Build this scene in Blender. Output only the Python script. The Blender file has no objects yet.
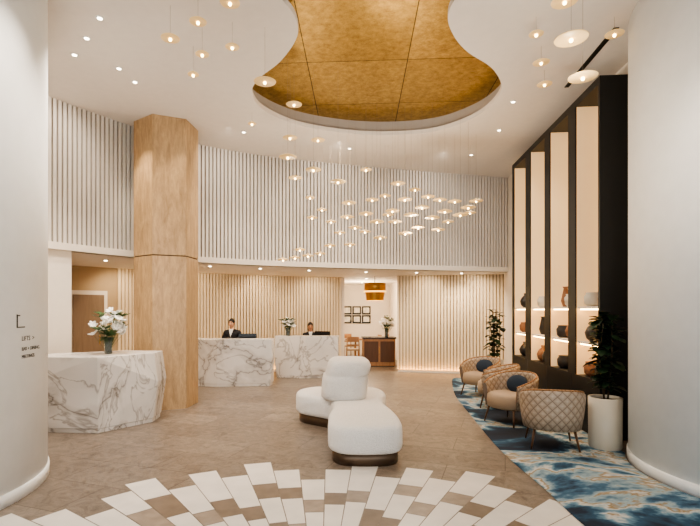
import bpy, bmesh, math, random
from mathutils import Vector, Matrix
random.seed(7)
D=bpy.data
scene=bpy.context.scene
COL=scene.collection
pi=math.pi

# ------------------------------------------------------------ materials
def lin(c):
    return tuple(((v/255)/12.92 if v/255<=0.04045 else (((v/255)+0.055)/1.055)**2.4) for v in c)+(1,)
def base(name):
    m=D.materials.new(name); m.use_nodes=True
    nt=m.node_tree; return m,nt,nt.nodes['Principled BSDF']
def mat(name,c,rough=0.5,metal=0.0,emit=None,es=0.0,noise=0.0,nscale=8,bump=0.0,bscale=60,**kw):
    m,nt,b=base(name)
    b.inputs['Base Color'].default_value=lin(c); b.inputs['Roughness'].default_value=rough
    b.inputs['Metallic'].default_value=metal
    if emit: b.inputs['Emission Color'].default_value=lin(emit); b.inputs['Emission Strength'].default_value=es
    tc=nt.nodes.new('ShaderNodeTexCoord')
    n=nt.nodes.new('ShaderNodeTexNoise'); n.inputs['Scale'].default_value=nscale; n.inputs['Detail'].default_value=4
    nt.links.new(tc.outputs['Object'],n.inputs['Vector'])
    r=nt.nodes.new('ShaderNodeValToRGB')
    k=max(noise,0.02)
    l=lin(c)
    r.color_ramp.elements[0].position=.3; r.color_ramp.elements[1].position=.7
    r.color_ramp.elements[0].color=tuple(v*(1-k) for v in l[:3])+(1,)
    r.color_ramp.elements[1].color=tuple(min(1,v*(1+k)) for v in l[:3])+(1,)
    nt.links.new(n.outputs['Fac'],r.inputs['Fac']); nt.links.new(r.outputs['Color'],b.inputs['Base Color'])
    if bump>0:
        n2=nt.nodes.new('ShaderNodeTexNoise'); n2.inputs['Scale'].default_value=bscale
        nt.links.new(tc.outputs['Object'],n2.inputs['Vector'])
        bp=nt.nodes.new('ShaderNodeBump'); bp.inputs['Strength'].default_value=bump; bp.inputs['Distance'].default_value=0.02
        nt.links.new(n2.outputs['Fac'],bp.inputs['Height']); nt.links.new(bp.outputs['Normal'],b.inputs['Normal'])
    for k2,v in kw.items(): b.inputs[k2.replace('_',' ')].default_value=v
    return m
def ramp(nt,els,interp='LINEAR'):
    r=nt.nodes.new('ShaderNodeValToRGB'); r.color_ramp.interpolation=interp
    while len(r.color_ramp.elements)<len(els): r.color_ramp.elements.new(0.5)
    for e,(p,c) in zip(r.color_ramp.elements,els): e.position=p; e.color=lin(c)
    return r
def mul(nt,a,bb,f=1.0):
    mx=nt.nodes.new('ShaderNodeMix'); mx.data_type='RGBA'; mx.blend_type='MULTIPLY'; mx.inputs['Factor'].default_value=f
    nt.links.new(a,mx.inputs['A']); nt.links.new(bb,mx.inputs['B']); return mx.outputs['Result']
def marble():
    m,nt,b=base('white_marble'); b.inputs['Roughness'].default_value=.22
    tc=nt.nodes.new('ShaderNodeTexCoord')
    mp=nt.nodes.new('ShaderNodeMapping'); mp.inputs['Rotation'].default_value=(.7,.5,.9); mp.inputs['Scale'].default_value=(.6,1.9,.7)
    nt.links.new(tc.outputs['Object'],mp.inputs['Vector'])
    outs=[]
    for sc,dis,els in ((1.0,.6,[(.46,(255,255,255)),(.495,(232,230,228)),(.502,(150,146,144)),(.509,(234,232,230)),(.55,(255,255,255))]),
                       (2.2,.9,[(.47,(255,255,255)),(.5,(200,196,193)),(.515,(255,255,255))]),
                       (.8,.3,[(.35,(224,222,220)),(.6,(255,255,255))])):
        n=nt.nodes.new('ShaderNodeTexNoise'); n.inputs['Scale'].default_value=sc; n.inputs['Detail'].default_value=5; n.inputs['Roughness'].default_value=.5; n.inputs['Distortion'].default_value=dis
        nt.links.new(mp.outputs['Vector'],n.inputs['Vector'])
        r=ramp(nt,els); nt.links.new(n.outputs['Fac'],r.inputs['Fac']); outs.append(r.outputs['Color'])
    c=mul(nt,mul(nt,outs[0],outs[1]),outs[2])
    rgb=nt.nodes.new('ShaderNodeRGB'); rgb.outputs[0].default_value=lin((232,228,224))
    nt.links.new(mul(nt,c,rgb.outputs[0]),b.inputs['Base Color'])
    return m
def floor_mat():
    m,nt,b=base('floor_stone_tiles'); b.inputs['Roughness'].default_value=.34
    tc=nt.nodes.new('ShaderNodeTexCoord')
    mp=nt.nodes.new('ShaderNodeMapping'); mp.inputs['Rotation'].default_value=(0,0,.35)
    nt.links.new(tc.outputs['Object'],mp.inputs['Vector'])
    br=nt.nodes.new('ShaderNodeTexBrick'); br.inputs['Scale'].default_value=1
    br.inputs['Brick Width'].default_value=1.2; br.inputs['Row Height'].default_value=.6; br.inputs['Mortar Size'].default_value=.005
    br.inputs['Color1'].default_value=lin((152,140,127)); br.inputs['Color2'].default_value=lin((132,120,108)); br.inputs['Mortar'].default_value=lin((96,85,75))
    nt.links.new(mp.outputs['Vector'],br.inputs['Vector'])
    n=nt.nodes.new('ShaderNodeTexNoise'); n.inputs['Scale'].default_value=6; n.inputs['Detail'].default_value=12; n.inputs['Distortion'].default_value=1.2; n.inputs['Roughness'].default_value=.85
    nt.links.new(tc.outputs['Object'],n.inputs['Vector'])
    r=ramp(nt,[(.36,(132,127,124)),(.5,(212,209,207)),(.64,(255,254,252))])
    nt.links.new(n.outputs['Fac'],r.inputs['Fac'])
    nt.links.new(mul(nt,br.outputs['Color'],r.outputs['Color'],.9),b.inputs['Base Color'])
    return m
def carpet_mat():
    m,nt,b=base('abstract_blue_carpet'); b.inputs['Roughness'].default_value=.95
    tc=nt.nodes.new('ShaderNodeTexCoord')
    mp=nt.nodes.new('ShaderNodeMapping'); mp.inputs['Scale'].default_value=(.8,.9,1); mp.inputs['Rotation'].default_value=(0,0,.3); mp.inputs['Location'].default_value=(1.4,.2,0)
    nt.links.new(tc.outputs['Object'],mp.inputs['Vector'])
    n=nt.nodes.new('ShaderNodeTexNoise'); n.inputs['Scale'].default_value=1.0; n.inputs['Detail'].default_value=6; n.inputs['Distortion'].default_value=.5; n.inputs['Roughness'].default_value=.58
    nt.links.new(mp.outputs['Vector'],n.inputs['Vector'])
    r=ramp(nt,[(.32,(14,22,36)),(.42,(22,36,54)),(.46,(40,74,98)),(.485,(104,136,152)),(.505,(196,194,186)),(.52,(144,118,80)),(.535,(150,168,172)),(.57,(64,98,122)),(.61,(22,38,60)),(.68,(110,138,150))])
    nt.links.new(n.outputs['Fac'],r.inputs['Fac']); nt.links.new(r.outputs['Color'],b.inputs['Base Color'])
    return m
def gold_mat():
    m,nt,b=base('gold_leaf_ceiling'); b.inputs['Roughness'].default_value=.36; b.inputs['Metallic'].default_value=.85
    tc=nt.nodes.new('ShaderNodeTexCoord')
    br=nt.nodes.new('ShaderNodeTexBrick'); br.offset=0; br.inputs['Scale'].default_value=1
    br.inputs['Brick Width'].default_value=1.45; br.inputs['Row Height'].default_value=1.45; br.inputs['Mortar Size'].default_value=.007
    br.inputs['Color1'].default_value=lin((210,176,104)); br.inputs['Color2'].default_value=lin((190,156,86)); br.inputs['Mortar'].default_value=lin((78,60,30))
    mp=nt.nodes.new('ShaderNodeMapping'); mp.inputs['Location'].default_value=(.75,.3,0); mp.inputs['Rotation'].default_value=(0,0,.06)
    nt.links.new(tc.outputs['Object'],mp.inputs['Vector']); nt.links.new(mp.outputs['Vector'],br.inputs['Vector'])
    n=nt.nodes.new('ShaderNodeTexNoise'); n.inputs['Scale'].default_value=11; n.inputs['Detail'].default_value=10; n.inputs['Roughness'].default_value=.8
    nt.links.new(tc.outputs['Object'],n.inputs['Vector'])
    r=ramp(nt,[(.34,(170,158,140)),(.62,(255,255,255))]); nt.links.new(n.outputs['Fac'],r.inputs['Fac'])
    nt.links.new(mul(nt,br.outputs['Color'],r.outputs['Color'],.85),b.inputs['Base Color'])
    bp=nt.nodes.new('ShaderNodeBump'); bp.inputs['Strength'].default_value=.3; bp.inputs['Distance'].default_value=.01
    nt.links.new(n.outputs['Fac'],bp.inputs['Height']); nt.links.new(bp.outputs['Normal'],b.inputs['Normal'])
    return m
def wood_mat(name,c1,c2,rough=.45,sc=(14,14,1.2)):
    m,nt,b=base(name); b.inputs['Roughness'].default_value=rough
    tc=nt.nodes.new('ShaderNodeTexCoord'); mp=nt.nodes.new('ShaderNodeMapping'); mp.inputs['Scale'].default_value=sc
    nt.links.new(tc.outputs['Object'],mp.inputs['Vector'])
    n=nt.nodes.new('ShaderNodeTexNoise'); n.inputs['Scale'].default_value=1; n.inputs['Detail'].default_value=10; n.inputs['Distortion'].default_value=.6; n.inputs['Roughness'].default_value=.78
    nt.links.new(mp.outputs['Vector'],n.inputs['Vector'])
    r=ramp(nt,[(.3,c1),(.7,c2)]); nt.links.new(n.outputs['Fac'],r.inputs['Fac']); nt.links.new(r.outputs['Color'],b.inputs['Base Color'])
    return m
def quilt_mat():
    m,nt,b=base('quilted_tan_leather'); b.inputs['Roughness'].default_value=.5
    uv=nt.nodes.new('ShaderNodeUVMap'); sep=nt.nodes.new('ShaderNodeSeparateXYZ'); nt.links.new(uv.outputs['UV'],sep.inputs[0])
    def M(op,a,bb=None):
        n=nt.nodes.new('ShaderNodeMath'); n.operation=op
        for i,v in enumerate((a,bb)):
            if v is None: continue
            if isinstance(v,(int,float)): n.inputs[i].default_value=v
            else: nt.links.new(v,n.inputs[i])
        return n.outputs[0]
    s=M('MULTIPLY',M('ADD',sep.outputs[0],sep.outputs[1]),9.0); d=M('MULTIPLY',M('SUBTRACT',sep.outputs[0],sep.outputs[1]),9.0)
    a1=M('ABSOLUTE',M('SUBTRACT',M('FRACT',s),.5)); a2=M('ABSOLUTE',M('SUBTRACT',M('FRACT',d),.5))
    mx=M('MAXIMUM',a1,a2)
    r=ramp(nt,[(.0,(186,168,148)),(.42,(166,146,126)),(.5,(112,94,78))]); nt.links.new(mx,r.inputs['Fac'])
    nt.links.new(r.outputs['Color'],b.inputs['Base Color'])
    bp=nt.nodes.new('ShaderNodeBump'); bp.invert=True; bp.inputs['Strength'].default_value=.8; bp.inputs['Distance'].default_value=.015
    nt.links.new(mx,bp.inputs['Height']); nt.links.new(bp.outputs['Normal'],b.inputs['Normal'])
    return m
def art_mat():
    m,nt,b=base('abstract_red_art'); b.inputs['Roughness'].default_value=.6
    tc=nt.nodes.new('ShaderNodeTexCoord')
    n=nt.nodes.new('ShaderNodeTexNoise'); n.inputs['Scale'].default_value=1.9; n.inputs['Detail'].default_value=2
    nt.links.new(tc.outputs['Object'],n.inputs['Vector'])
    r=ramp(nt,[(.35,(60,90,130)),(.42,(225,215,200)),(.5,(180,70,50)),(.56,(225,210,190)),(.62,(190,90,60))]); nt.links.new(n.outputs['Fac'],r.inputs['Fac'])
    nt.links.new(r.outputs['Color'],b.inputs['Base Color']); return m

M_marble=marble(); M_floor=floor_mat(); M_carpet=carpet_mat(); M_gold=gold_mat()
M_ceil=mat('ceiling_plaster',(228,221,213),.8)
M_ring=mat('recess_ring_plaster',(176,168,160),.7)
M_wall=mat('warm_plaster',(230,220,206),.8)
M_white=mat('white_column_plaster',(240,240,238),.7)
M_slat=mat('slat_paint',(214,207,198),.55)
M_gap=mat('slat_backing',(136,126,116),.8)
M_slat2=mat('slat_cream',(236,218,188),.5)
M_gap2=mat('slat_backing_cream',(180,157,124),.7)
M_col=wood_mat('travertine_stone_column',(140,112,80),(202,170,128),.4,(14,14,3.0))
M_seam=mat('column_seam',(84,66,50),.7)
M_black=mat('black_lacquer',(9,9,9),.5)
M_led=mat('warm_led',(255,214,150),.5,emit=(255,202,126),es=26)
M_ledfloor=mat('warm_led_floor_wash',(255,214,150),.5,emit=(255,196,112),es=20)
M_ledsoft=mat('backlit_panel',(222,198,160),.6,emit=(255,206,144),es=.46)
M_lampglow=mat('lamp_lining_glow',(255,214,140),.5,emit=(255,190,100),es=3)
M_dl=mat('downlight_glow',(255,240,215),.5,emit=(255,236,206),es=16)
M_bulb=mat('pendant_bulb',(255,235,200),.4,emit=(255,208,136),es=20)
M_shade=mat('pendant_shade',(214,186,138),.35,emit=(255,204,126),es=.36)
M_wire=mat('pendant_wire',(150,135,115),.5)
M_boucle=mat('white_boucle',(236,231,225),.95,bump=.9,bscale=90,noise=.05,nscale=60)
M_bronze=mat('bronze_plinth',(98,80,64),.35,.6)
M_brass=mat('brass',(190,140,70),.3,.9)
M_quilt=quilt_mat()
M_tan=mat('tan_upholstery',(166,144,120),.7,bump=.2)
M_blue=mat('blue_velvet',(30,44,60),.85)
M_leg=wood_mat('dark_wood_leg',(74,50,32),(100,68,44))
M_wood=wood_mat('oak_wood',(140,100,64),(176,132,90),.4)
M_door=wood_mat('taupe_door',(120,100,80),(140,118,96),.5)
M_inlayw=mat('inlay_white_stone',(220,214,206),.3,noise=.06,nscale=4)
M_inlayd=mat('inlay_brown_stone',(118,104,91),.3,noise=.18,nscale=7)
M_inlayg=mat('inlay_greige_stone',(146,133,120),.3,noise=.18,nscale=8)
M_leaf=mat('plant_leaf',(34,54,32),.45,noise=.3,nscale=10)
M_stem=mat('plant_stem',(80,64,44),.8)
M_soil=mat('soil',(44,32,24),.95,bump=.6)
M_planter=mat('white_ceramic_planter',(206,196,178),.45)
M_petal=mat('white_petal',(246,244,238),.6)
M_green=mat('flower_foliage',(60,88,46),.6,noise=.3)
M_glass=mat('smoked_glass_vase',(150,160,158),.08,Transmission_Weight=.7)
M_dark=mat('dark_ceramic',(46,42,40),.35)
M_terra=mat('terracotta_ceramic',(140,96,66),.6)
M_skin=mat('skin',(206,158,128),.55)
M_skin2=mat('skin_tan',(190,140,108),.55)
M_suit=mat('navy_suit',(26,28,36),.8)
M_shirt=mat('white_shirt',(232,232,232),.7)
M_hair=mat('dark_hair',(30,22,18),.6)
M_lip=mat('lips',(150,84,76),.5)
M_eye=mat('eye_dark',(24,18,16),.2)
M_screen=mat('dark_screen',(20,22,26),.2)
M_grey=mat('grey_metal',(90,90,92),.35,.8)
M_art=art_mat()
M_paper=mat('print_paper',(220,214,200),.7,noise=.3,nscale=6)
M_signblk=mat('sign_black',(24,24,24),.5)

# ------------------------------------------------------------ helpers
class B:
    """mesh accumulator with material slots"""
    def __init__(s): s.v=[];s.f=[];s.m=[];s.mats=[];s.sm=[];s.uv={}
    def mi(s,m):
        if m not in s.mats: s.mats.append(m)
        return s.mats.index(m)
    def add(s,v,f,m,smooth=False):
        o=len(s.v); s.v+= [tuple(p) for p in v]; k=s.mi(m)
        for q in f: s.f.append(tuple(i+o for i in q)); s.m.append(k); s.sm.append(smooth)
    def box(s,c,size,m,rot=0,M4=None):
        hx,hy,hz=[a/2 for a in size]
        R=Matrix.Rotation(rot,3,'Z')
        vs=[Vector((x*hx,y*hy,z*hz)) for x in(-1,1) for y in(-1,1) for z in(-1,1)]
        vs=[(R@p)+Vector(c) for p in vs]
        if M4: vs=[M4@p for p in vs]
        s.add(vs,[(0,1,3,2),(4,6,7,5),(0,4,5,1),(2,3,7,6),(0,2,6,4),(1,5,7,3)],m)
    def lathe(s,c,prof,m,n=24,sx=1,sy=1,smooth=True,cap=True):
        vs=[];fs=[]
        for r,z in prof:
            for i in range(n):
                a=2*pi*i/n; vs.append((c[0]+r*sx*math.cos(a),c[1]+r*sy*math.sin(a),c[2]+z))
        for k in range(len(prof)-1):
            for i in range(n):
                j=(i+1)%n; fs.append((k*n+i,k*n+j,(k+1)*n+j,(k+1)*n+i))
        if cap:
            fs.append(tuple(reversed(range(n)))); fs.append(tuple(range((len(prof)-1)*n,len(prof)*n)))
        s.add(vs,fs,m,smooth)
    def tube(s,p0,p1,r0,r1,m,n=8,smooth=True):
        p0=Vector(p0);p1=Vector(p1);d=(p1-p0).normalized()
        a=d.orthogonal().normalized(); b=d.cross(a)
        vs=[]
        for p,r in((p0,r0),(p1,r1)):
            for i in range(n):
                t=2*pi*i/n; vs.append(p+a*r*math.cos(t)+b*r*math.sin(t))
        fs=[(i,(i+1)%n,n+(i+1)%n,n+i) for i in range(n)]+[tuple(reversed(range(n))),tuple(range(n,2*n))]
        s.add(vs,fs,m,smooth)
    def ball(s,c,r,m,n=12,R=None):
        if not isinstance(r,(tuple,list)): r=(r,r,r)
        vs=[];fs=[];k=max(6,n//2)
        for j in range(1,k):
            ph=pi*j/k
            for i in range(n):
                t=2*pi*i/n; vs.append(Vector((r[0]*math.sin(ph)*math.cos(t),r[1]*math.sin(ph)*math.sin(t),r[2]*math.cos(ph))))
        vs.append(Vector((0,0,r[2])));vs.append(Vector((0,0,-r[2])))
        T=len(vs)-2;Bm=len(vs)-1
        for j in range(k-2):
            for i in range(n): fs.append((j*n+i,(j+1)*n+i,(j+1)*n+(i+1)%n,j*n+(i+1)%n))
        for i in range(n): fs.append((T,i,(i+1)%n)); fs.append((Bm,(k-2)*n+(i+1)%n,(k-2)*n+i))
        if R: vs=[R@p for p in vs]
        vs=[p+Vector(c) for p in vs]; s.add(vs,fs,m,True)
    def obj(s,name,parent=None,loc=(0,0,0),rot=0,bevel=0):
        me=D.meshes.new(name); me.from_pydata(s.v,[],s.f)
        for m in s.mats: me.materials.append(m)
        me.polygons.foreach_set('material_index',s.m); me.polygons.foreach_set('use_smooth',s.sm)
        me.update()
        bm=bmesh.new(); bm.from_mesh(me); bmesh.ops.recalc_face_normals(bm,faces=bm.faces); bm.to_mesh(me); bm.free()
        o=D.objects.new(name,me); COL.objects.link(o); o.location=loc; o.rotation_euler=(0,0,rot)
        if parent: o.parent=parent
        if bevel:
            b=o.modifiers.new('bevel','BEVEL'); b.width=bevel; b.segments=2; b.limit_method='ANGLE'
        return o
def empty(name,loc=(0,0,0),rot=0):
    e=D.objects.new(name,None); COL.objects.link(e); e.location=loc; e.rotation_euler=(0,0,rot); e.empty_display_size=.1; return e
def catmull(P,closed=False,n=8):
    out=[];N=len(P)
    rng=range(N) if closed else range(N-1)
    for i in rng:
        g=(lambda k:P[k%N]) if closed else (lambda k:P[max(0,min(N-1,k))])
        p0,p1,p2,p3=[Vector(g(k)) for k in(i-1,i,i+1,i+2)]
        for j in range(n):
            t=j/n
            out.append(.5*((2*p1)+(p2-p0)*t+(2*p0-5*p1+4*p2-p3)*t*t+(3*p1-p0-3*p2+p3)*t**3))
    if not closed: out.append(Vector(P[-1]))
    return out
def resample(P,step):
    out=[];acc=0;nxt=0
    for a,b in zip(P[:-1],P[1:]):
        L=(b-a).length
        while nxt<=acc+L and L>0:
            out.append((a+(b-a)*((nxt-acc)/L),(b-a).normalized())); nxt+=step
        acc+=L
    return out
def normals(P,closed=False):
    N=len(P);r=[]
    for i in range(N):
        a=P[(i-1)%N] if closed else P[max(0,i-1)]; b=P[(i+1)%N] if closed else P[min(N-1,i+1)]
        t=(b-a).normalized(); r.append(Vector((t.y,-t.x)))
    return r
def wall_strip(bld,P,z0,z1,th,m,off=0.0):
    """thick wall along polyline P (2D). room side = right of travel; off = shift to room side"""
    N=normals(P); vs=[];n=len(P)
    for p,q in zip(P,N):
        f=p+q*off; b=p+q*(off-th)
        vs+=[(f.x,f.y,z0),(f.x,f.y,z1),(b.x,b.y,z0),(b.x,b.y,z1)]
    fs=[]
    for i in range(n-1):
        a=4*i;c=a+4
        fs+=[(a,c,c+1,a+1),(a+2,a+3,c+3,c+2),(a+1,c+1,c+3,a+3),(a,a+2,c+2,c)]
    fs+=[(0,1,3,2),(4*n-4,4*n-2,4*n-1,4*n-3)]
    bld.add(vs,fs,m)
def slats(bld,P,z0,z1,step,w,dp,m):
    for p,t in resample(P,step):
        nrm=Vector((t.y,-t.x)); c=p+nrm*dp/2
        bld.box((c.x,c.y,(z0+z1)/2),(w,dp,z1-z0),m,rot=math.atan2(t.y,t.x))
def fillpoly(loops,z,name,m,flip=False):
    bm=bmesh.new(); es=[]
    for L in loops:
        vs=[bm.verts.new((p[0],p[1],z)) for p in L]
        for i in range(len(vs)): es.append(bm.edges.new((vs[i],vs[(i+1)%len(vs)])))
    bmesh.ops.triangle_fill(bm,edges=es,use_beauty=True)
    bmesh.ops.recalc_face_normals(bm,faces=bm.faces)
    me=D.meshes.new(name); bm.to_mesh(me); bm.free(); me.materials.append(m)
    o=D.objects.new(name,me); COL.objects.link(o); return o

HC=5.0; HB=2.65
# ------------------------------------------------------------ shell
b=B(); b.box((0.2,7.5,-.05),(14,23,.1),M_floor); b.obj('floor')

blob=catmull([(-.51,5.11),(-.38,5.5),(-.42,5.87),(-.67,6.39),(-1.0,6.83),(-1.18,7.27),(-1.1,7.9),(-.58,8.55),(.27,8.95),(1.1,9.05),(1.95,8.85),(2.5,8.15),(2.58,7.27),(2.25,6.6),(1.76,6.14),(1.48,5.76),(1.32,5.37),(1.36,5.0),(1.6,4.5),(2.2,3.9),(2.4,3.2),(1.8,2.4),(.4,2.1),(-.9,2.5),(-1.3,3.3),(-1.0,4.3)],closed=True,n=6)
fillpoly([[(-6.6,-4),(6.8,-4),(6.8,13.2),(-6.6,13.2)],blob],HC,'ceiling',M_ceil)
b=B(); n=len(blob); bn=normals(blob,True)
def ring(z,o): return [(p.x+q.x*o,p.y+q.y*o,z) for p,q in zip(blob,bn)]
ar=sum(blob[i].x*blob[(i+1)%n].y-blob[(i+1)%n].x*blob[i].y for i in range(n)); sg=1 if ar>0 else -1
def band(zs_,m):
    vs=[]
    for z,o in zs_: vs+=ring(z,o)
    fs=[(k*n+i,k*n+(i+1)%n,(k+1)*n+(i+1)%n,(k+1)*n+i) for k in range(len(zs_)-1) for i in range(n)]
    b.add(vs,fs,m,False)
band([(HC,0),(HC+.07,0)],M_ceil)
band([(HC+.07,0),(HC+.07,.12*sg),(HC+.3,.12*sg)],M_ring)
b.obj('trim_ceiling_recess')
b=B(); b.box((.6,5.5,HC+.32),(4.6,7.8,.04),M_gold); b.obj('ceiling_gold_panel')

curve=catmull([(-5.9,-3.5),(-5.8,1),(-5.55,4.2),(-5.0,6.2),(-4.37,7.43),(-3.53,8.7),(-2.64,9.6),(-1.2,10.4),(.45,10.95),(2.4,11.5),(4.4,12.0),(4.9,12.12)],n=8)
b=B(); wall_strip(b,curve,HB,HC,.12,M_gap)
wall_strip(b,curve,HB,HB+.11,.1,M_wall,off=.08)
b.obj('wall_upper')
b=B(); slats(b,[p for p in curve if p.y>3.5],HB+.11,HC,.080,.050,.045,M_slat); b.obj('slatted_wall_panel')
left=[p for p in curve if p.y<7.85]
b=B(); wall_strip(b,left,0,HB,.12,M_wall); 
pe=left[-1]; wall_strip(b,[pe+Vector((-.05,-.05)),pe+Vector((-.9,1.0)),Vector((-6.4,10.2))],0,HB,.1,M_wall)
b.obj('wall_left')
sof=[(p.x,p.y) for p in curve if p.y>6.4]
loop=sof+[(6.6,12.4),(6.6,18.6),(-7,18.6),(-7,6.4)]
o=fillpoly([loop],HB,'ceiling_soffit',M_ceil)
WL=catmull([(-6.6,9.4),(-5.4,10.35),(-4.2,11.6),(-2.6,12.8),(-1,13.6),(.3,14.0)],n=8)
b=B(); wall_strip(b,WL,0,HB,.12,M_gap2); b.obj('wall_reception')
WLs=[p for p in WL if p.x>-4.9]
b=B(); slats(b,WLs,.06,HB,.085,.056,.04,M_slat2); b.obj('slatted_wall_panel')
WR=catmull([(1.9,13.35),(3,13.1),(4.95,12.65)],n=8)
b=B(); wall_strip(b,WR,0,HB,.12,M_gap2); b.obj('wall_back')
b=B(); slats(b,WR,.06,HB,.085,.056,.04,M_slat2); b.obj('slatted_wall_panel')
b=B()
for P in (WR[:-5],WLs):
    wall_strip(b,P,.0,.03,.03,M_ledfloor,off=.12); wall_strip(b,P,.0,.055,.012,M_wall,off=.14)
b.obj('led_strip')
b=B(); wall_strip(b,[Vector((.3,18.2)),Vector((.3,14.0))],0,HB,.12,M_wall,off=0); b.obj('wall_passage')
b=B(); b.box((2.3,15.8,HB/2),(.1,4.8,HB),M_wall); b.obj('wall_passage_right')
b=B(); b.box((1.2,18.2,HB/2),(5,.1,HB),M_wall); b.obj('wall_far')
b=B(); wall_strip(b,[Vector((4.75,13.2)),Vector((4.45,12.2)),Vector((3.95,6.2)),Vector((4.3,5.9)),Vector((6.1,5.6)),Vector((6.1,-3.5))],0,HC,.12,M_wall)
b.obj('wall_right')
e=empty('door_1'); b=B()
b.box((-5.22,10.38,1.06),(.75,.06,2.12),M_wall,rot=.72); b.box((-5.2,10.34,1.03),(.62,.05,2.0),M_door,rot=.72)
b.tube((-5.02,10.47,.95),(-5.02,10.47,1.15),.012,.012,M_brass)
b.obj('door_leaf',parent=e)

for nm,cx,cy in(('white_column',-4.29,4.34),('white_column',4.77,4.84)):
    b=B(); b.lathe((cx,cy,0),[(1.5,0),(1.5,HC)],M_white,n=128); o=b.obj(nm)
    b=B(); b.lathe((cx,cy,0),[(1.515,0),(1.515,.1),(1.5,.11)],M_white,n=128); b.obj('baseboard',parent=o)

# faceted column
e=empty('faceted_stone_column',(-2.93,8.62,0)); b=B()
k=6
def octp(r,z): return [(r*math.cos(2*pi*i/k+.42),r*math.sin(2*pi*i/k+.42),z) for i in range(k)]
for z0,z1 in((0,2.62),(2.64,HC)):
    b.add(octp(.55,z0)+octp(.55,z1),[(i,(i+1)%k,k+(i+1)%k,k+i) for i in range(k)]+[tuple(range(k)),tuple(range(k,2*k))],M_col)
b.add(octp(.54,0)+octp(.54,HC),[(i,(i+1)%k,k+(i+1)%k,k+i) for i in range(k)],M_seam)
b.obj('column_shaft',parent=e)

b=B()
for x in(-5.8,-3.4,-1,1.4,3.8,6.0): b.box((x,-3.5,HC/2),(.1,.15,HC),M_black)
for z in(.05,2.8,4.95): b.box((.1,-3.5,z),(11.8,.12,.1),M_black)
b.obj('window_1')

# ------------------------------------------------------------ floor inlay (sunburst) and carpet
b=B(); C=Vector((-.05,2.45))
rnd=random.Random(11)
nw=32; da=pi/nw*1.05
zig=(0,.30,.58,.22,.46,.12,.52,.30)
for i in range(-2,nw+2):
    a=pi/2+(i-nw/2+.5)*da
    top=2.36+zig[i%8]+.12*abs(math.cos(a)); r=top; kk=0
    while r>.45:
        ln=(rnd.choice((.52,.66,.82)) if kk%2==0 else rnd.choice((.26,.36,.48)))
        r1=r; r0=max(r-ln,.4)
        m=M_inlayw if kk%2==0 else rnd.choice((M_inlayd,M_inlayg,M_inlayg))
        g=.005
        def P(r_,aa,z=.002): return (C.x+r_*math.cos(aa),C.y+r_*math.sin(aa),z)
        hw=da*.5-g/r1
        if r1-r0>.05: b.add([P(r0+g,a-hw),P(r1-g,a-hw),P(r1-g,a+hw),P(r0+g,a+hw)],[(0,1,2,3)],m)
        r-=ln; kk+=1
b.obj('floor_inlay')
cl=catmull([(1.75,-1),(1.95,1.5),(2.0,3.0),(2.0,3.9),(2.03,4.53),(2.06,5.83),(2.27,7.77),(2.5,9.6),(2.95,11.6),(3.15,12.0)],n=6)
arc=[(4.77+1.53*math.cos(t),4.84+1.53*math.sin(t)) for t in [math.radians(146+(262-146)*i/24) for i in range(25)]]
fillpoly([[(p.x,p.y) for p in cl]+[(4.3,12.05),(4.2,10.4),(3.85,10.26),(3.5,6.24)]+arc+[(5.9,3.2),(5.9,-1)]],.006,'carpet',M_carpet)

# ------------------------------------------------------------ shelving
U=Vector((.0864,.9963,0)); W=Vector((.9963,-.0864,0)); O=Vector((3.53,6.28,0)); ur=math.atan2(U.y,U.x)
e=empty('display_shelving')
def sb(bl,u0,u1,w0,w1,z0,z1,m):
    c=O+U*((u0+u1)/2)+W*((w0+w1)/2); bl.box((c.x,c.y,(z0+z1)/2),(u1-u0,w1-w0,z1-z0),m,rot=ur)
L=3.93; ZT=4.77; ZP=.76; DW=.36
b=B()
sb(b,0,L,0,DW,0,ZP,M_black); sb(b,0,L,0,DW,ZT-.1,ZT,M_black)
bays=[(.05,.76),(1.02,1.78),(2.02,2.78),(3.05,3.82)]
prev=0
for u0,u1 in bays:
    sb(b,prev,u0,0,DW,ZP,ZT-.1,M_black); prev=u1
sb(b,prev,L,0,DW,ZP,ZT-.1,M_black)
for u in (.9,1.9,2.9): sb(b,u-.004,u+.004,-.004,0,0,ZP,M_grey)
b.obj('frame',parent=e)
b=B()
for u0,u1 in bays:
    sb(b,u0,u1,DW-.03,DW-.01,ZP,ZT-.1,M_ledsoft)
    sb(b,u1-.012,u1,.02,DW-.03,ZP,ZT-.1,M_ledsoft)
b.obj('backlit_panels',parent=e)
b=B()
for u0,u1 in bays:
    for z in(1.22,1.72): sb(b,u0,u1,.03,DW-.03,z,z+.03,M_wall)
    for z in(1.2,1.70): sb(b,u0+.05,u1-.05,.05,.07,z,z+.018,M_led)
b.obj('glass_shelves',parent=e)
u0,u1=bays[0]; b=B(); sb(b,u0+.04,u0+.50,DW-.045,DW-.03,1.9,4.45,M_art); b.obj('wall_art',parent=e)
pf1=[(.05,0),(.10,.05),(.12,.13),(.09,.2),(.04,.25),(.05,.29)]
pf2=[(.08,0),(.12,.04),(.13,.14),(.10,.18),(.11,.2)]
pf3=[(.04,0),(.07,.1),(.05,.2),(.03,.3),(.05,.33)]
def pot(u,z,prof,m):
    c=O+U*u+W*.17; bb=B(); bb.lathe((c.x,c.y,z),prof,m,n=20); bb.obj('ceramic_vase',parent=e)
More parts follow.
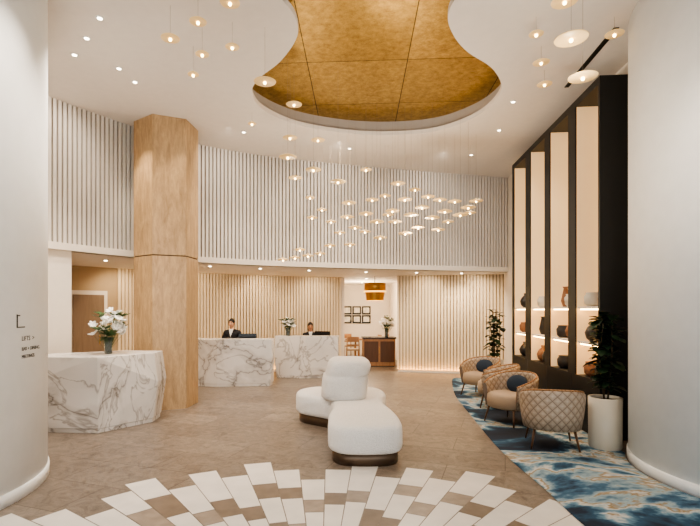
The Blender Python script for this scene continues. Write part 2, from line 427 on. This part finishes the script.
for u,z,pf,m in((.56,ZP,pf2,M_terra),(.25,ZP,pf1,M_dark),(.55,1.25,pf1,M_dark),(.28,1.25,pf3,M_planter),(.56,1.75,pf2,M_planter),(.27,1.75,pf3,M_terra),
                (1.55,ZP,pf2,M_dark),(1.2,ZP,pf3,M_planter),(1.58,1.25,pf2,M_dark),(1.25,1.25,pf1,M_terra),(1.55,1.75,pf3,M_terra),(1.25,1.75,pf2,M_planter),
                (2.55,ZP,pf1,M_terra),(2.25,ZP,pf2,M_dark),(2.58,1.25,pf3,M_dark),(2.5,1.75,pf2,M_planter),(3.6,ZP,pf1,M_dark),(3.55,1.25,pf2,M_terra),(3.55,1.75,pf1,M_dark)):
    pot(u,z,pf,m)
b=B(); b.box((3.42,6.35,HC-.006),(.06,1.5,.012),M_black,rot=-.1); b.obj('air_diffuser')

# ------------------------------------------------------------ desks
def desk(name,rings,m=M_marble):
    b=B(); n=len(rings[0][1]); vs=[]
    for z,pts in rings: vs+=[(x,y,z) for x,y in pts]
    fs=[]
    for k in range(len(rings)-1):
        for i in range(n):
            a,bb,c,d=k*n+i,k*n+(i+1)%n,(k+1)*n+(i+1)%n,(k+1)*n+i
            if (i+k)%2: fs+=[(a,bb,c),(a,c,d)]
            else: fs+=[(a,bb,d),(bb,c,d)]
    fs+=[tuple(range(n)),tuple(range((len(rings)-1)*n,len(rings)*n))]
    b.add(vs,fs,m); return b.obj(name,bevel=.006)
def scl(P,s,j=None):
    cx=sum(p[0] for p in P)/len(P); cy=sum(p[1] for p in P)/len(P)
    out=[]
    for i,p in enumerate(P):
        k=s+(j[i%len(j)] if j else 0); out.append((cx+(p[0]-cx)*k,cy+(p[1]-cy)*k))
    return out
F1=[(-4.42,6.66),(-3.18,6.56),(-2.64,7.28),(-2.66,7.70),(-3.3,7.74),(-4.15,7.2)]
desk('marble_reception_desk',[(0,scl(F1,.93)),(.06,scl(F1,.93)),(.065,scl(F1,.95,[0,.0,.0,0])),(.62,scl(F1,1.0,[-.02,-.03,.04,.04,0,0])),(1.05,scl(F1,.97,[0,.05,-.01,.0,0,0]))])
F2=[(-3.35,10.75),(-2.5,10.58),(-1.3,10.72),(-1.26,11.02),(-2.5,11.08),(-3.35,11.2)]
F3=[(-1.38,12.02),(-.6,11.88),(.2,12.0),(.24,12.25),(-.6,12.33),(-1.35,12.38)]
for F in(F2,F3):
    o=desk('marble_reception_desk',[(0,scl(F,.95)),(.06,scl(F,.95)),(.065,scl(F,.97)),(.6,scl(F,1.0,[.02,-.02])),(1.05,scl(F,.99))])
    cx=sum(p[0] for p in F)/6; cy=max(p[1] for p in F)
    b=B(); b.box((cx,cy+.24,.73),(1.4,.5,.04),M_wood); b.box((cx-.66,cy+.24,.355),(.05,.45,.71),M_wood); b.box((cx+.66,cy+.24,.355),(.05,.45,.71),M_wood)
    b.obj('work_counter',parent=o)

# ------------------------------------------------------------ sofa
e=empty('island_sofa')
so=catmull([(.38,5.16),(.66,5.2),(.80,5.36),(.83,5.75),(.80,6.2),(.75,6.6),(.77,7.0),(.86,7.45),(.76,7.85),(.4,7.98),(0,8.0),(-.33,7.92),(-.52,7.62),(-.46,7.25),(-.2,7.0),(.0,6.8),(.04,6.4),(-.01,6.0),(-.02,5.6),(.0,5.36),(.13,5.2)],closed=True,n=5)
nn=normals(so,True); N=len(so)
def loft(levels,m):
    b=B(); vs=[]
    for z,o in levels: vs+=[(p.x-q.x*o,p.y-q.y*o,z) for p,q in zip(so,nn)]
    fs=[(k*N+i,k*N+(i+1)%N,(k+1)*N+(i+1)%N,(k+1)*N+i) for k in range(len(levels)-1) for i in range(N)]
    fs+=[tuple(range(N)),tuple(range((len(levels)-1)*N,len(levels)*N))]
    b.add(vs,fs,m,True); return b
loft([(0,.045),(.14,.045)],M_bronze).obj('plinth',parent=e)
loft([(.13,.05),(.135,.02),(.16,.0),(.2,-.005),(.32,-.005),(.38,.0),(.41,.015),(.43,.04),(.44,.08),(.443,.13)],M_boucle).obj('seat',parent=e)
def blobby(levels,m,n=36,p=3.0):
    b=B(); vs=[]
    for z,cx,cy,rx,ry in levels:
        for i in range(n):
            a=2*pi*i/n; c,s_=math.cos(a),math.sin(a)
            vs.append((cx+rx*math.copysign(abs(c)**(2/p),c),cy+ry*math.copysign(abs(s_)**(2/p),s_),z))
    fs=[(k*n+i,k*n+(i+1)%n,(k+1)*n+(i+1)%n,(k+1)*n+i) for k in range(len(levels)-1) for i in range(n)]
    fs+=[tuple(range(n)),tuple(range((len(levels)-1)*n,len(levels)*n))]
    b.add(vs,fs,m,True); return b
blobby([(.42,.20,7.1,.30,.40),(.46,.20,7.1,.33,.44),(.56,.21,7.1,.335,.45),(.68,.22,7.1,.335,.45),(.75,.23,7.1,.33,.44),(.77,.24,7.1,.312,.425),(.785,.25,7.1,.318,.43),(.82,.26,7.1,.322,.435),(.90,.28,7.1,.315,.43),(.95,.28,7.1,.295,.41),(.985,.28,7.1,.25,.35),(.997,.28,7.1,.14,.22)],M_boucle,p=3.2).obj('backrest',parent=e)

# ------------------------------------------------------------ tub chairs
def chair(loc,rot,cushion):
    e=empty('tub_armchair',(loc[0],loc[1],0.006),rot)
    me=D.meshes.new('shell'); bm=bmesh.new(); uvl=bm.loops.layers.uv.new('UVMap')
    na=36; A=math.radians(122); rows=[]
    for i in range(na+1):
        a=-A+2*A*i/na; t=abs(a)/A
        top=.72-.16*t**2.2; th=.055
        col=[]
        for (o_,z) in((0,.24),(.03,.42),(.05,top-.03),(.045,top),(.02,top+.015),(-.005,top),(-.01,top-.03),(-.03,.42),(-.05,.24)):
            outer=o_
            rx=.335+outer; ry=.325+outer
            fx=math.sin(a)*rx; fy=math.cos(a)*ry
            if t>.75: fy-=(t-.75)*.25
            col.append((bm.verts.new((fx,fy,z)),a*.38,z))
        rows.append(col)
    def quad(vs):
        try: f=bm.faces.new([v[0] for v in vs])
        except ValueError: return
        f.smooth=True
        for l,v in zip(f.loops,vs): l[uvl].uv=(v[1],v[2])
    for i in range(na):
        for j in range(8): quad([rows[i][j],rows[i+1][j],rows[i+1][j+1],rows[i][j+1]])
        quad([rows[i][8],rows[i+1][8],rows[i+1][0],rows[i][0]])
    for r in(rows[0],rows[-1]): bm.faces.new([v[0] for v in r])
    bmesh.ops.recalc_face_normals(bm,faces=bm.faces)
    bm.to_mesh(me); bm.free(); me.materials.append(M_quilt)
    o=D.objects.new('shell',me); COL.objects.link(o); o.parent=e
    b=B(); pr=None
    for i in range(na+1):
        a=-A+2*A*i/na; t=abs(a)/A; top=.74-.16*t**2.2
        fx=math.sin(a)*.355; fy=math.cos(a)*.345-(max(0,t-.75))*.25
        p=(fx,fy,top)
        if pr: b.tube(pr,p,.012,.012,M_wood,n=6)
        pr=p
    b.obj('rim',parent=e)
    blobby([(.23,0,-.03,.26,.26),(.25,0,-.03,.30,.30),(.34,0,-.03,.31,.31),(.42,0,-.03,.30,.30),(.45,0,-.03,.26,.26),(.455,0,-.03,.18,.18)],M_tan,p=2.6).obj('seat',parent=e)
    b=B()
    for x in(-1,1):
        for y in(-1,1): b.tube((x*.22,y*.2-.02,.26),(x*.27,y*.26-.02,0),.018,.011,M_leg)
    b.obj('legs',parent=e)
    if cushion:
        b=B(); R=Matrix.Rotation(-.35,3,'X')
        b.ball((0.0,.13,.57),(.19,.06,.14),M_blue,n=20,R=R); b.obj('cushion',parent=e)
chair((2.78,6.02),math.radians(165),False)
chair((2.74,7.25),math.radians(-60),True)
chair((2.95,8.45),math.radians(-110),False)
chair((3.0,9.55),math.radians(-50),True)

# ------------------------------------------------------------ plants
def plant(loc,ph,h,spread,n,seed):
    rnd=random.Random(seed)
    e=empty('potted_fiddle_leaf_fig',(loc[0],loc[1],.006))
    b=B(); b.lathe((0,0,0),[(.175,0),(.185,.02),(.19,ph),(.175,ph),(.17,ph-.04)],M_planter,n=40,cap=False); b.lathe((0,0,0),[(.175,0),(.175,.01)],M_planter,n=40); b.obj('planter',parent=e)
    b=B(); b.lathe((0,0,ph-.06),[(.172,0),(.172,.02)],M_soil,n=24); b.obj('soil',parent=e)
    b=B(); tips=[]
    for s in range(4):
        a=rnd.uniform(0,6.28); p=Vector((.03*math.cos(a),.03*math.sin(a),ph-.05)); 
        q=Vector((spread*.5*math.cos(a),spread*.5*math.sin(a),h*rnd.uniform(.85,1)))
        mid=(p+q)/2+Vector((rnd.uniform(-.04,.04),rnd.uniform(-.04,.04),.05))
        b.tube(p,mid,.012,.009,M_stem,6); b.tube(mid,q,.009,.005,M_stem,6); tips.append((p,mid,q))
    b.obj('stems',parent=e)
    b=B()
    for i in range(n):
        p,mid,q=tips[i%4]; t=rnd.uniform(.12,1); 
        c=p.lerp(mid,t*2) if t<.5 else mid.lerp(q,t*2-1)
        a=rnd.uniform(0,6.28); el=rnd.uniform(-.2,.9); ln=rnd.uniform(.12,.2); w=ln*.36
        d=Vector((math.cos(a)*math.cos(el),math.sin(a)*math.cos(el),math.sin(el))); sd=d.cross(Vector((0,0,1))).normalized(); up=sd.cross(d)
        vs=[];S=[(0,.05),(.2,.6),(.45,.85),(.7,1),(.9,.6),(1,.05)]
        for s_,ww in S:
            m_=c+d*ln*s_ -Vector((0,0,1))*ln*.35*s_*s_
            vs+=[m_-sd*w*ww+up*w*.25*ww,m_,m_+sd*w*ww+up*w*.25*ww]
        fs=[]
        for k in range(5):
            o=3*k; fs+=[(o,o+1,o+4,o+3),(o+1,o+2,o+5,o+4)]
        b.add(vs,fs,M_leaf,True)
    b.obj('leaves',parent=e)
plant((3.40,5.93),.62,1.78,.16,200,3)
plant((3.62,10.55),.6,1.72,.2,120,5)

# ------------------------------------------------------------ flowers
def flowers(loc,h,spread,seed,vh=.25,ps=1.0):
    rnd=random.Random(seed)
    e=empty('flower_vase',loc)
    b=B(); b.lathe((0,0,0),[(.045,0),(.055,.01),(.05,vh*.5),(.065,vh),(.058,vh),(.045,vh*.5),(.045,.02)],M_glass,n=24,cap=False); b.lathe((0,0,0),[(.045,0),(.045,.012)],M_glass,n=24); b.obj('vase',parent=e)
    b=B(); f=B()
    for i in range(38):
        a=rnd.uniform(0,6.28); rr=spread*math.sqrt(rnd.uniform(0,1)); z=vh+ (h-vh)*rnd.uniform(.15,1)*(1-.3*(rr/spread)**2)
        tip=Vector((rr*math.cos(a),rr*math.sin(a),z))
        b.tube((rnd.uniform(-.02,.02),rnd.uniform(-.02,.02),.03),tip,.003,.002,M_green,5)
        if i%3!=2:
            s=rnd.uniform(.034,.052)*ps
            tl=Vector((rnd.uniform(-.6,.6),rnd.uniform(-.9,.2),1)).to_track_quat('Z','Y').to_matrix()
            for k in range(6):
                t=2*pi*k/6; d=Vector((math.cos(t),math.sin(t),.5)).normalized(); sd=Vector((-math.sin(t),math.cos(t),0))
                R=tl@Matrix((d,sd,d.cross(sd))).transposed()
                f.ball(tip+tl@(d*s*.7),(s,s*.55,s*.22),M_petal,n=8,R=R)
            f.ball(tip+Vector((0,0,.01)),s*.35,M_petal,n=8)
        else:
            for k in range(7):
                t=rnd.uniform(0,6.28); d=Vector((math.cos(t),math.sin(t),.4)).normalized(); sd=Vector((-math.sin(t),math.cos(t),0)); ln=.15
                f.add([tip,tip+d*ln*.5+sd*.03,tip+d*ln,tip+d*ln*.5-sd*.03],[(0,1,2,3)],M_green)
    for k in range(28):
        t=rnd.uniform(0,6.28); d=Vector((math.cos(t),math.sin(t),rnd.uniform(-.3,.6))).normalized(); sd=Vector((-math.sin(t),math.cos(t),0)); ln=spread*rnd.uniform(.7,1.2); p=Vector((0,0,vh+.02))
        f.add([p,p+d*ln*.5+sd*.03,p+d*ln,p+d*ln*.5-sd*.03],[(0,1,2,3)],M_green)
    b.obj('stems',parent=e); f.obj('blossoms',parent=e)
flowers((-3.30,7.15,1.05),.64,.23,1,.24,1.05)
flowers((-1.06,12.12,1.05),.46,.15,2,.2)
flowers((1.72,14.6,.88),.62,.22,4,.26)

# ------------------------------------------------------------ pendants
L1=[(2.11,4.2,4.07,.14),(2.37,4.5,3.88,.13),(3.2,5.4,4.8,.10),(2.64,6.0,4.79,.10),(2.95,6.6,4.8,.10),(2.32,5.4,4.8,.08),(2.2,4.5,4.59,.12),
(-.76,5.6,4.36,.13),(-.54,7.2,4.78,.12),(-.6,7.2,4.28,.11),(-.58,6.6,3.80,.12),(-1.3,8.0,4.8,.07),(-1.12,5.5,4.71,.08),(-1.49,5.6,4.68,.08),(-1.71,6.0,4.64,.07),(-1.375,5.0,4.7,.09),(-1.73,5.2,4.64,.10),(-1.0,4.8,4.77,.10),
(-.21,8.4,4.67,.12),(-.25,7.2,3.8,.12),(.12,7.2,3.62,.12),(.63,8.4,4.15,.1),(-.4,9.6,3.94,.1),(-.61,8.4,4.01,.12),(-.36,9.6,3.54,.11),(-.16,9.6,3.7,.1),(.02,9.6,3.46,.11)]
L2=[(.33,3.57),(.63,3.38),(.82,3.24),(1.09,3.43),(1.31,3.63),(1.42,3.36),(1.61,3.49),(1.79,3.31),(2.01,3.42),(2.28,3.36),(2.42,3.49),(1.19,3.91)]
L3=[(.32,3.44),(.47,3.24),(.79,3.76),(.94,3.05),(1.22,3.35),(1.41,3.13),(1.65,3.24),(1.84,3.82),(2.03,3.2),(2.34,3.73),(2.74,3.74),(2.06,3.76)]
L4=[(1.1,3.98),(2.36,3.46),(2.8,3.64),(1.7,4.1),(.2,3.24),(.4,3.0),(0,2.98),(-.2,2.82),(-.44,2.78),(-.7,2.74),(-.94,2.7),(-.6,2.9),(.7,3.26),(1.16,3.6)]
allp=L1+[(x,8.4,z,.13) for x,z in L2]+[(x,9.0,z,.13) for x,z in L3]+[(x,9.6,z,.12) for x,z in L4]
e=empty('pendant_light_cluster'); b=B()
def inblob(x,y):
    c=False
    for i in range(n):
        p,q=blob[i],blob[(i+1)%n]
        if (p.y>y)!=(q.y>y) and x<(q.x-p.x)*(y-p.y)/(q.y-p.y)+p.x: c=not c
    return c
n=len(blob)
for x,y,z,r in allp:
    b.lathe((x,y,z),[(r*.97,0),(r,.006),(r*.75,.022),(r*.3,.04),(r*.1,.05)],M_shade,n=20)
    b.ball((x,y,z-.012),.018,M_bulb,n=8)
    top=HC+.3 if inblob(x,y) else HC
    b.tube((x,y,z+.05),(x,y,top),.0016,.0016,M_wire,n=4)
b.obj('pendant_discs',parent=e)

# ------------------------------------------------------------ downlights
e=empty('recessed_downlights'); b=B()
dl=[(-2.6,5.42),(-2.95,5.82),(-2.88,6.55),(-2.82,6.94),(-3.3,6.2),(2.9,7.6),(3.1,8.8),(3.0,10.2),(.4,9.8),(-1.6,8.9),(-3.9,6.3),(-2.2,4.0),(2.9,3.4)]
for x,y in dl: b.lathe((x,y,HC-.012),[(.028,0),(.028,.012)],M_dl,n=16); b.lathe((x,y,HC-.008),[(.045,0),(.045,.008)],M_white,n=16)
sl=[(-2.6,10.4),(-1.6,11.0),(-.5,11.5),(.9,12.0),(2.2,12.2),(3.4,12.4),(-3.6,9.7),(-4.3,9.2),(1.1,14.5),(1.1,16.5)]
for x,y in sl: b.lathe((x,y,HB-.012),[(.028,0),(.028,.012)],M_dl,n=16)
b.obj('lamp_discs',parent=e)
def spot(x,y,z,p,size=110,col=(1,.88,.75),r=.05,tgt=None):
    l=D.lights.new('spot','SPOT'); l.energy=p; l.spot_size=math.radians(size); l.spot_blend=.8; l.color=col; l.shadow_soft_size=r
    o=D.objects.new('downlight_and_wash_lamp',l); COL.objects.link(o); o.location=(x,y,z)
    if tgt: o.rotation_euler=(Vector(tgt)-Vector((x,y,z))).to_track_quat('-Z','Y').to_euler()
    o.parent=e
for x,y in dl: spot(x,y,HC-.03,175,size=95)
for x,y in sl: spot(x,y,HB-.03,72,140,col=(1,.82,.62))
spot(-3.55,7.6,HC-.03,170,60,tgt=(-3.1,8.15,3.4),col=(1,.84,.64)); spot(-2.3,7.85,HC-.03,70,60,tgt=(-2.6,8.2,3),col=(1,.84,.64))
for x,y,z,t in((-1.8,8.6,HC-.03,(-2.2,9.9,3.6)),(.2,9.4,HC-.03,(0,10.9,3.6)),(2.4,10.0,HC-.03,(2.4,11.5,3.6)),(-3.5,7.0,HC-.03,(-4.6,7.4,3.6))):  # wall-wash spots added for contrast on the upper slats, no fittings there
    spot(x,y,z,60,120,tgt=t)
for x,y,t in((-3.2,11.2,(-3.4,12.3,1.4)),(-1.7,12.3,(-1.9,13.2,1.4)),(-.3,12.9,(-.4,13.8,1.4)),(2.6,12.4,(2.6,13.2,1.4)),(3.8,12.1,(3.8,12.9,1.4)),(-4.4,10.3,(-4.8,11,1.4))):
    spot(x,y,HB-.03,50,130,tgt=t,col=(1,.80,.56))
def pt(x,y,z,p,col=(1,.86,.68),r=.15):
    l=D.lights.new('glow','POINT'); l.energy=p; l.color=col; l.shadow_soft_size=r
    o=D.objects.new('pendant_and_fill_lamp',l); COL.objects.link(o); o.location=(x,y,z); o.parent=e
pt(.9,7.0,3.6,80); pt(1.6,8.8,3.1,50); pt(-.4,8.6,3.2,40); pt(2.1,4.3,3.6,30)
pt(1.1,16,2.2,100,col=(1,.8,.56))  # fill point added to brighten the back lounge, no pendant hangs here

# ------------------------------------------------------------ back lounge
e=empty('drum_pendant_lamp',(1.27,13.6,0)); b=B()
b.lathe((0,0,1.97),[(.25,0),(.29,.26)],M_brass,n=32,cap=False); b.lathe((0,0,1.97),[(.24,.0),(.28,.255)],M_lampglow,n=32,cap=False)
b.lathe((0,0,2.23),[(.29,0),(.31,.01),(.31,.22),(.30,.23)],M_brass,n=32); b.lathe((0,0,2.2),[(.315,0),(.315,.04)],M_lampglow,n=32,cap=False); b.tube((0,0,2.4),(0,0,HB),.01,.01,M_black); b.ball((0,0,2.1),.07,M_bulb)
b.obj('shade',parent=e)
e=empty('bar_cabinet',(1.48,14.7,0)); b=B()
b.box((0,0,.43),(.96,.6,.82),M_wood); b.box((0,0,.86),(1.02,.66,.04),M_screen); b.box((0,0,.03),(.9,.56,.06),M_black)
for x in(-.24,.24): b.box((x,-.31,.45),(.42,.02,.62),M_leg)
b.box((.0,-.325,.5),(.02,.02,.2),M_brass); b.obj('body',parent=e)
e=empty('framed_pictures',(.75,18.13,0)); b=B()
for i in range(3):
    for j in range(2):
        b.box((-.1+i*.36,0,1.35+j*.34),(.33,.03,.31),M_black); b.box((-.1+i*.36,-.02,1.35+j*.34),(.22,.01,.2),M_paper)
b.obj('frames',parent=e)
def table(x,y):
    b=B(); b.lathe((x,y,0),[(.2,0),(.2,.02),(.03,.04),(.03,.7),(.35,.71),(.35,.74)],M_wood,n=24); b.obj('cafe_table')
table(.85,16.0); table(1.5,17.2)
def dchair(x,y,rot):
    e=empty('dining_chair',(x,y,0),rot); b=B()
    b.box((0,0,.45),(.42,.42,.05),M_tan)
    for sx in(-1,1):
        b.tube((sx*.18,-.18,.44),(sx*.2,-.2,0),.018,.014,M_wood); b.tube((sx*.18,.18,.86),(sx*.2,.22,0),.02,.014,M_wood)
    b.box((0,.18,.78),(.4,.03,.16),M_wood); b.box((0,.185,.6),(.38,.02,.05),M_wood); b.obj('frame',parent=e)
dchair(.72,15.2,pi); dchair(.62,16.8,.3); dchair(1.5,16.2,-1.4); dchair(1.9,17.2,-1.6)

# ------------------------------------------------------------ people
def skinmesh(name,verts,edges,radii,m,parent,sub=2):
    me=D.meshes.new(name); me.from_pydata(verts,edges,[]); o=D.objects.new(name,me); COL.objects.link(o); o.parent=parent
    md=o.modifiers.new('skin','SKIN')
    sv=me.skin_vertices[0].data
    for i,r in enumerate(radii): sv[i].radius=(r if isinstance(r,tuple) else (r,r)); sv[i].use_root=(i==0)
    md.use_smooth_shade=True; me.materials.append(m)
    s=o.modifiers.new('sub','SUBSURF'); s.levels=sub; s.render_levels=sub
    return o
def person(name,x,y,rot,seat,msk,female=False,hz=.77):
    e=empty(name,(x,y,0),rot); s=seat; k=.92 if female else 1.0
    V=[(0,.02,s+.10),(0,.0,s+.28),(0,-.02,s+.44),(0,-.02,s+.54),(0,-.03,s+.62),
       (.17*k,-.01,s+.53),(.23*k,-.06,s+.27),(.17*k,-.30,max(hz+.06,s+.13)),
       (-.17*k,-.01,s+.53),(-.23*k,-.06,s+.27),(-.17*k,-.30,max(hz+.06,s+.13)),
       (.1,-.02,s+.09),(.13,-.40,s+.09),(.13,-.42,.14),
       (-.1,-.02,s+.09),(-.13,-.40,s+.09),(-.13,-.42,.14),(.13,-.52,.07),(-.13,-.52,.07)]
    E=[(0,1),(1,2),(2,3),(3,4),(3,5),(5,6),(6,7),(3,8),(8,9),(9,10),(0,11),(11,12),(12,13),(0,14),(14,15),(15,16),(13,17),(16,18)]
    R=[(.15*k,.12),(.14*k,.10),(.17*k,.115),(.12*k,.09),(.058,.058),(.075*k,.07),.052,.036,(.075*k,.07),.052,.036,.095,.07,.048,.095,.07,.048,.045,.045]
    skinmesh('suit_body',V,E,[r if isinstance(r,tuple) else (r,r) for r in R],M_suit,e)
    for sx in(1,-1):
        w=Vector((sx*.17*k,-.31,max(hz+.06,s+.13))); hv=[tuple(w)];hr=[.024];he=[]
        z=hz+.022
        palm=Vector((sx*.15*k,-.37,z+.01)); hv.append(tuple(palm)); hr.append(.028); he.append((0,1))
        for fi,(ox,ln) in enumerate(((-.032,.062),(-.011,.074),(.011,.07),(.032,.055))):
            kn=palm+Vector((ox,-.035,.006)); m1=kn+Vector((ox*.15,-ln*.55,.004)); t1=m1+Vector((ox*.05,-ln*.45,-.016))
            i0=len(hv); hv+=[tuple(kn),tuple(m1),tuple(t1)]; hr+=[.011,.009,.008]; he+=[(1,i0),(i0,i0+1),(i0+1,i0+2)]
        t0=palm+Vector((-sx*.032,.0,0)); t1=t0+Vector((-sx*.02,-.03,0)); t2=t1+Vector((-sx*.004,-.026,-.005)); i0=len(hv)
        hv+=[tuple(t0),tuple(t1),tuple(t2)]; hr+=[.013,.011,.009]; he+=[(1,i0),(i0,i0+1),(i0+1,i0+2)]
        skinmesh('hand',hv,he,hr,msk,e,sub=1)
    b=B(); hc=Vector((0,-.06,s+.755))
    b.tube((0,-.025,s+.58),(0,-.045,s+.69),.055,.05,msk,n=14)
    vs=[];fs=[];nn_=20;kk=14
    for j in range(kk+1):
        ph=pi*j/kk
        for i in range(nn_):
            t=2*pi*i/nn_; X=.073*math.sin(ph)*math.cos(t); Y=.092*math.sin(ph)*math.sin(t); Z=.118*math.cos(ph)
            if Z<0: X*=1+Z*2.2; Y=Y*(1+Z*1.2)-(-Z)*.06
            vs.append(hc+Vector((X,Y,Z)))
    for j in range(kk):
        for i in range(nn_): fs.append((j*nn_+i,j*nn_+(i+1)%nn_,(j+1)*nn_+(i+1)%nn_,(j+1)*nn_+i))
    b.add(vs,fs,msk,True)
    b.ball(hc+Vector((0,-.098,-.012)),(.012,.018,.026),msk)
    for sx in(1,-1):
        b.ball(hc+Vector((sx*.073,.0,-.005)),(.01,.02,.032),msk)
        b.ball(hc+Vector((sx*.029,-.083,.016)),(.013,.008,.007),M_eye)
        b.ball(hc+Vector((sx*.029,-.083,.034)),(.018,.007,.004),M_hair)
    b.ball(hc+Vector((0,-.088,-.055)),(.024,.008,.007),M_lip)
    b.obj('head',parent=e)
    b=B()
    vs=[];fs=[]
    g=1.08
    for j in range(10):
        ph=pi*.62*j/9
        for i in range(24):
            t=2*pi*i/24; front=max(0,-math.sin(t))
            p2=ph*(1-.42*front) 
            vs.append(hc+Vector((.073*g*math.sin(p2)*math.cos(t),.092*g*math.sin(p2)*math.sin(t)+.006,.118*g*math.cos(p2))))
    for j in range(9):
        for i in range(24): fs.append((j*24+i,j*24+(i+1)%24,(j+1)*24+(i+1)%24,(j+1)*24+i))
    b.add(vs,fs,M_hair,True)
    if female:
        b.ball(hc+Vector((0,.06,-.07)),(.075,.05,.12),M_hair); b.ball(hc+Vector((0,.1,.04)),.04,M_hair)
    b.obj('hair',parent=e)
    b=B()
    b.add([(-.05,-.105,s+.60),(.05,-.105,s+.60),(0,-.15,s+.42),(-.045,-.05,s+.64),(.045,-.05,s+.64)],[(0,1,2),(0,3,4,1)],M_shirt); b.obj('shirt_collar',parent=e)
    st=empty('office_stool',(x,y,0)); b=B()
    b.lathe((0,.02,0),[(.24,0),(.24,.02),(.03,.05),(.03,s-.06),(.19,s-.05),(.21,s-.03),(.2,s)],M_grey,n=24); b.obj('seat_and_base',parent=st)
person('seated_receptionist_man',-2.38,11.72,-.15,.62,M_skin)
person('seated_receptionist_woman',-.53,12.92,.1,.50,M_skin2,True)
def monitor(x,y,rot):
    e=empty('computer_monitor',(x,y,.75),rot); b=B()
    b.box((0,0,.27),(.42,.025,.24),M_screen); b.box((0,.02,.12),(.04,.02,.22),M_grey); b.box((0,.02,.006),(.2,.14,.012),M_grey); b.obj('screen',parent=e)
monitor(-1.95,11.38,.2); monitor(-.2,12.66,-.3)

# ------------------------------------------------------------ wayfinding sign on column
e=empty('wayfinding_sign'); cx,cy=-4.29,4.34
def signpt(theta,z): return Vector((cx+1.503*math.cos(theta),cy+1.503*math.sin(theta),z))
def txt(s_,th,z,size):
    c=D.curves.new('sign_text','FONT'); c.body=s_; c.size=size; c.extrude=.001; c.materials.append(M_signblk)
    o=D.objects.new('sign_text',c); COL.objects.link(o); o.location=signpt(th,z); o.rotation_euler=(pi/2,0,th+pi/2+.06); o.parent=e
txt('LIFTS  >',.0,1.42,.06); txt('BAR + DINING',.0,1.33,.045); txt('MEETINGS',.0,1.26,.045)
b=B()
p=signpt(-.04,1.6); 
for (dy,dz,ly,lz) in((0,0,.010,.12),(.05,-.055,.11,.010),(.02,.05,.035,.010)): b.box((p.x,p.y+dy,p.z+dz),(.006,ly,lz),M_signblk)
b.obj('sign_arrow',parent=e)

# ------------------------------------------------------------ world + camera
w=D.worlds.new('World'); scene.world=w; w.use_nodes=True
bg=w.node_tree.nodes['Background']; bg.inputs[0].default_value=(.88,.95,1,1); bg.inputs[1].default_value=2.8
scene.view_settings.look='AgX - Medium High Contrast'
cam=D.cameras.new('Camera'); co=D.objects.new('Camera',cam); COL.objects.link(co)
co.location=(0,0,1.7); co.rotation_euler=(pi/2,0,0); cam.sensor_width=36; cam.lens=480/700*36
cam.shift_x=20/700; cam.shift_y=47/700; cam.clip_end=100
scene.camera=co
